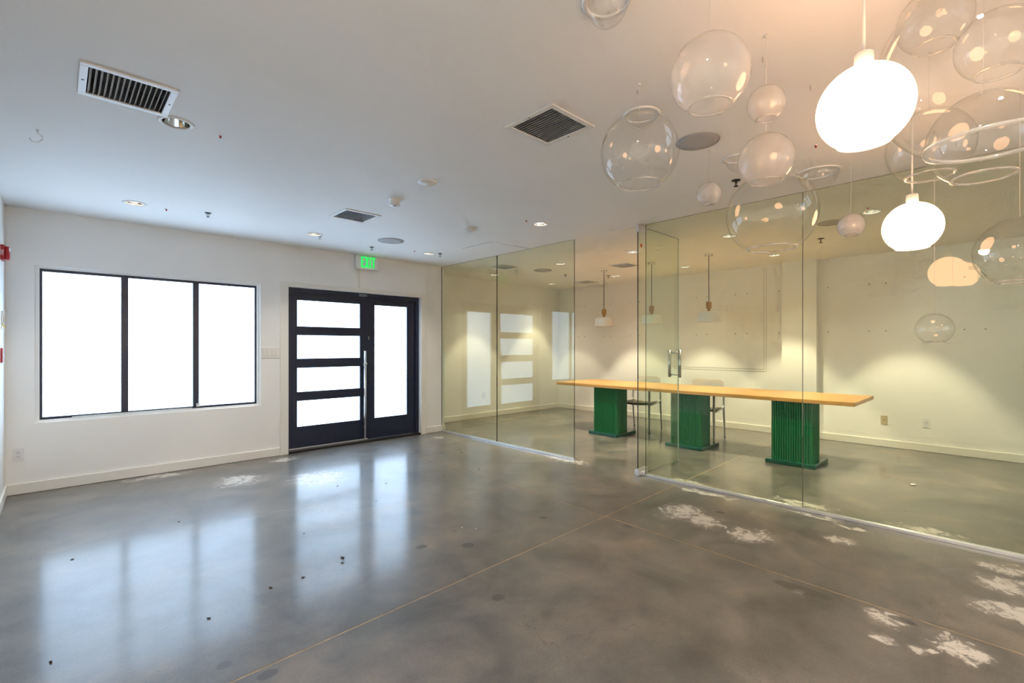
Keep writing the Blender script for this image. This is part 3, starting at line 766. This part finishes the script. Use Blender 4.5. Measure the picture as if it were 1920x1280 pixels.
# ------------------------------------------------------------------ blown glass globes
CUT = .84
def shell_profile(R, t, n=22):
    a0, a1 = math.asin(-CUT), PI/2
    outer = [(R*math.cos(a0+(a1-a0)*i/n), R*math.sin(a0+(a1-a0)*i/n)) for i in range(n+1)]
    outer[-1] = (0, R)
    r = R-t
    inner = [(r*math.cos(a1+(a0-a1)*i/n), r*math.sin(a1+(a0-a1)*i/n)) for i in range(n+1)]
    inner[0] = (0, r)
    return outer, inner
def globe(x, y, z, R, kind, label, wire=True, name='glass_globe', group='hanging glass globes'):
    cat = 'globe lamp' if kind == 'lit' else 'glass globe'
    t = thing('globe_lamp' if kind == 'lit' else name, label, cat, (x, y, z), 0, group)
    m = {'clear': 'bubble', 'milk': 'milk', 'opal': 'opal', 'lit': 'lit'}[kind]
    outer, inner = shell_profile(R, .004)
    b = B(); lathe(b, outer, 48)
    sh = obj('shade' if kind == 'lit' else 'shell', b, m, t)
    rr = math.cos(math.asin(CUT))*R; rz = -CUT*R; q = .0035+R*.012
    b = B(); lathe(b, [(rr-.001+q*math.cos(a), rz+q*.8*math.sin(a)) for a in [i*PI/4 for i in range(8)]], 48, close=True)
    obj('rim', b, 'lit' if kind == 'lit' else 'rim', sh)
    if kind == 'lit':
        b = B(); cyl(b, .026, R*.97, R+.042, seg=24, cham=.002); obj('socket_cap', b, 'trim', t)
        b = B(); cyl(b, .0042, R+.042, ZC-z, seg=10); obj('stem', b, 'trim', t)
        b = B(); cyl(b, .035, ZC-z-.015, ZC-z, seg=20, cham=.003); obj('canopy', b, 'white', t)
    elif wire:
        b = B(); cyl(b, .0009, R-.004, ZC-z, seg=6); obj('suspension_wire', b, 'wire', t)
        b = B(); cyl(b, .006, ZC-z-.008, ZC-z, seg=10); obj('ceiling_stud', b, 'wire', t)
    return t
globe(1.842, .312, 2.076, .1295, 'lit', 'largest lit glowing globe lamp, near the top right')
globe(3.254, .344, 1.951, .1285, 'lit', 'smaller lit glowing globe lamp below the overlapping clear globes')
globe(.85, -.75, 2.08, .13, 'lit', 'added fill globe lamp beyond the right edge, nearer the left wall')  # invented globe out of view, added to brighten the ceiling
globe(2.75, -.72, 2.02, .13, 'lit', 'added fill globe lamp beyond the right edge, nearer the glass')  # second added globe out of view, fill for ceiling and floor
globe(1.539, .671, 2.209, .123, 'milk', 'large milky glass globe at top, above the round ceiling speaker')
globe(1.993, 1.206, 2.242, .180, 'clear', 'large clear glass globe leftmost of the hanging cluster, beside square vent')
globe(2.050, .667, 2.293, .0703, 'milk', 'small faint glass globe right of the large milky globe')
globe(2.266, .737, 2.147, .1142, 'milk', 'medium milky globe overlapping the top of a big clear globe')
globe(2.717, .858, 2.021, .217, 'clear', 'big clear globe overlapping the top edge of the glass partition')
globe(2.976, 1.303, 2.286, .073, 'opal', 'tiny opal globe between the leftmost clear globe and big clear globe')
globe(3.866, .726, 2.138, .080, 'opal', 'tiny opal globe left of the smaller lit globe')
globe(3.672, .289, 1.424, .089, 'clear', 'small clear globe hanging lowest of the whole cluster')
globe(3.370, -.045, 1.780, .169, 'clear', 'clear globe cut by the right edge at half height')
globe(1.353, .020, 1.890, .191, 'clear', 'biggest nearest clear globe in the top right corner')
globe(2.136, .169, 2.420, .103, 'clear', 'clear globe high at top right, seen through the nearest globe')
globe(2.076, .018, 2.245, .102, 'clear', 'clear globe at the right edge, seen inside the nearest globe')
globe(2.185, .052, 2.000, .147, 'clear', 'clear globe directly below the nearest globe, with bright bottom rim')
globe(2.655, .225, 2.166, .149, 'clear', 'clear globe behind the stem of the smaller lit globe')

def dome(x, y, R, h, label):
    t = thing('glass_dome', label, 'glass dome', (x, y, ZC), 0, 'ceiling glass domes')
    o = [(R*math.cos(i*PI/32), -h*math.sin(i*PI/32)) for i in range(17)]; o[-1] = (0, -h)
    i_ = [((R-.003)*math.cos(i*PI/32), -(h-.003)*math.sin(i*PI/32)) for i in range(17)]; i_[-1] = (0, -(h-.003))
    b = B(); lathe(b, o, 40); sh = obj('shell', b, 'bubble', t)
    b = B(); lathe(b, [(R+.016, 0), (R+.016, -.006), (R+.008, -.010), (R-.002, -.006), (R-.004, 0)], 40, close=True); obj('flange', b, 'white', t)
dome(1.435, 1.00, .075, .090, 'clear glass dome fixed to the ceiling at the top edge')
dome(2.27, 1.36, .082, .070, 'clear glass dome on the ceiling behind the leftmost clear globe')
dome(3.25, 1.235, .070, .085, 'small clear glass dome on ceiling peeking behind medium milky globe')
dome(3.93, .93, .125, .120, 'wide clear glass dome on ceiling right of the big clear globe')

# ------------------------------------------------------------------ litter on the floor
def scrap(x, y, s, m, name, label, cat, group=None, thick=.0015):
    b = B(); n = random.randint(6, 8); a0 = random.random()*6; el = random.uniform(.4, .9)
    top_ = [b.verts.new((s*random.uniform(.7, 1.1)*math.cos(2*PI*i/n), el*s*random.uniform(.7, 1.1)*math.sin(2*PI*i/n), thick+random.uniform(0, .4*s))) for i in range(n)]
    bot = [b.verts.new((v.co.x*.96, v.co.y*.96, max(.0003, v.co.z-thick))) for v in top_]
    b.faces.new(top_); b.faces.new(bot[::-1])
    for i in range(n): b.faces.new((bot[i], bot[(i+1) % n], top_[(i+1) % n], top_[i]))
    o = obj(name, b, m, None, (x, y, 0)); o.rotation_euler = (0, 0, a0)
    return tag(o, label, cat, group)
for i, (x, y) in enumerate([(3.725, 4.852), (3.085, 4.568), (2.841, 3.967), (3.64, 4.70), (3.107, 3.711), (3.275, 3.929), (3.173, 5.046), (1.973, 3.734), (1.286, 2.872), (1.258, 2.809),
      (1.013, 2.783), (1.918, 4.39), (1.259, 3.438), (.066, 4.012), (.661, 4.323), (.53, 2.68), (.842, 2.789), (-.02, 2.764), (2.22, 4.297), (1.784, 4.665), (2.294, 4.151)]):
    scrap(x, y, random.uniform(.007, .013)*(1.4 if i in (0, 14, 8) else 1), 'leaf', 'leaf_scrap', *(('tiny dark leaf scrap on concrete between door and glass partition', 'leaf scrap', 'leaf scraps by the glass partition') if x > 2.8 else
          ('tiny dark leaf scrap on concrete in front of the dark door', 'leaf scrap', 'leaf scraps before the door') if x > 1.7 else
          ('tiny dark leaf scrap on concrete in the window reflection', 'leaf scrap', 'leaf scraps in the window reflection')))
scrap(2.067, 2.744, .016, 'pink', 'pink_scrap', 'small pink scrap lying on the concrete in mid room', 'scrap')
scrap(2.132, 2.752, .006, 'paper', 'white_crumb', 'tiny white crumb beside the pink scrap', 'crumb', 'white crumbs by the pink scrap')
scrap(2.192, 2.666, .005, 'paper', 'white_crumb', 'tiny white crumb beside the pink scrap', 'crumb', 'white crumbs by the pink scrap')
scrap(5.906, .614, .032, 'paper', 'paper_scrap', 'white paper scrap on the floor right of the table, behind glass', 'paper scrap')
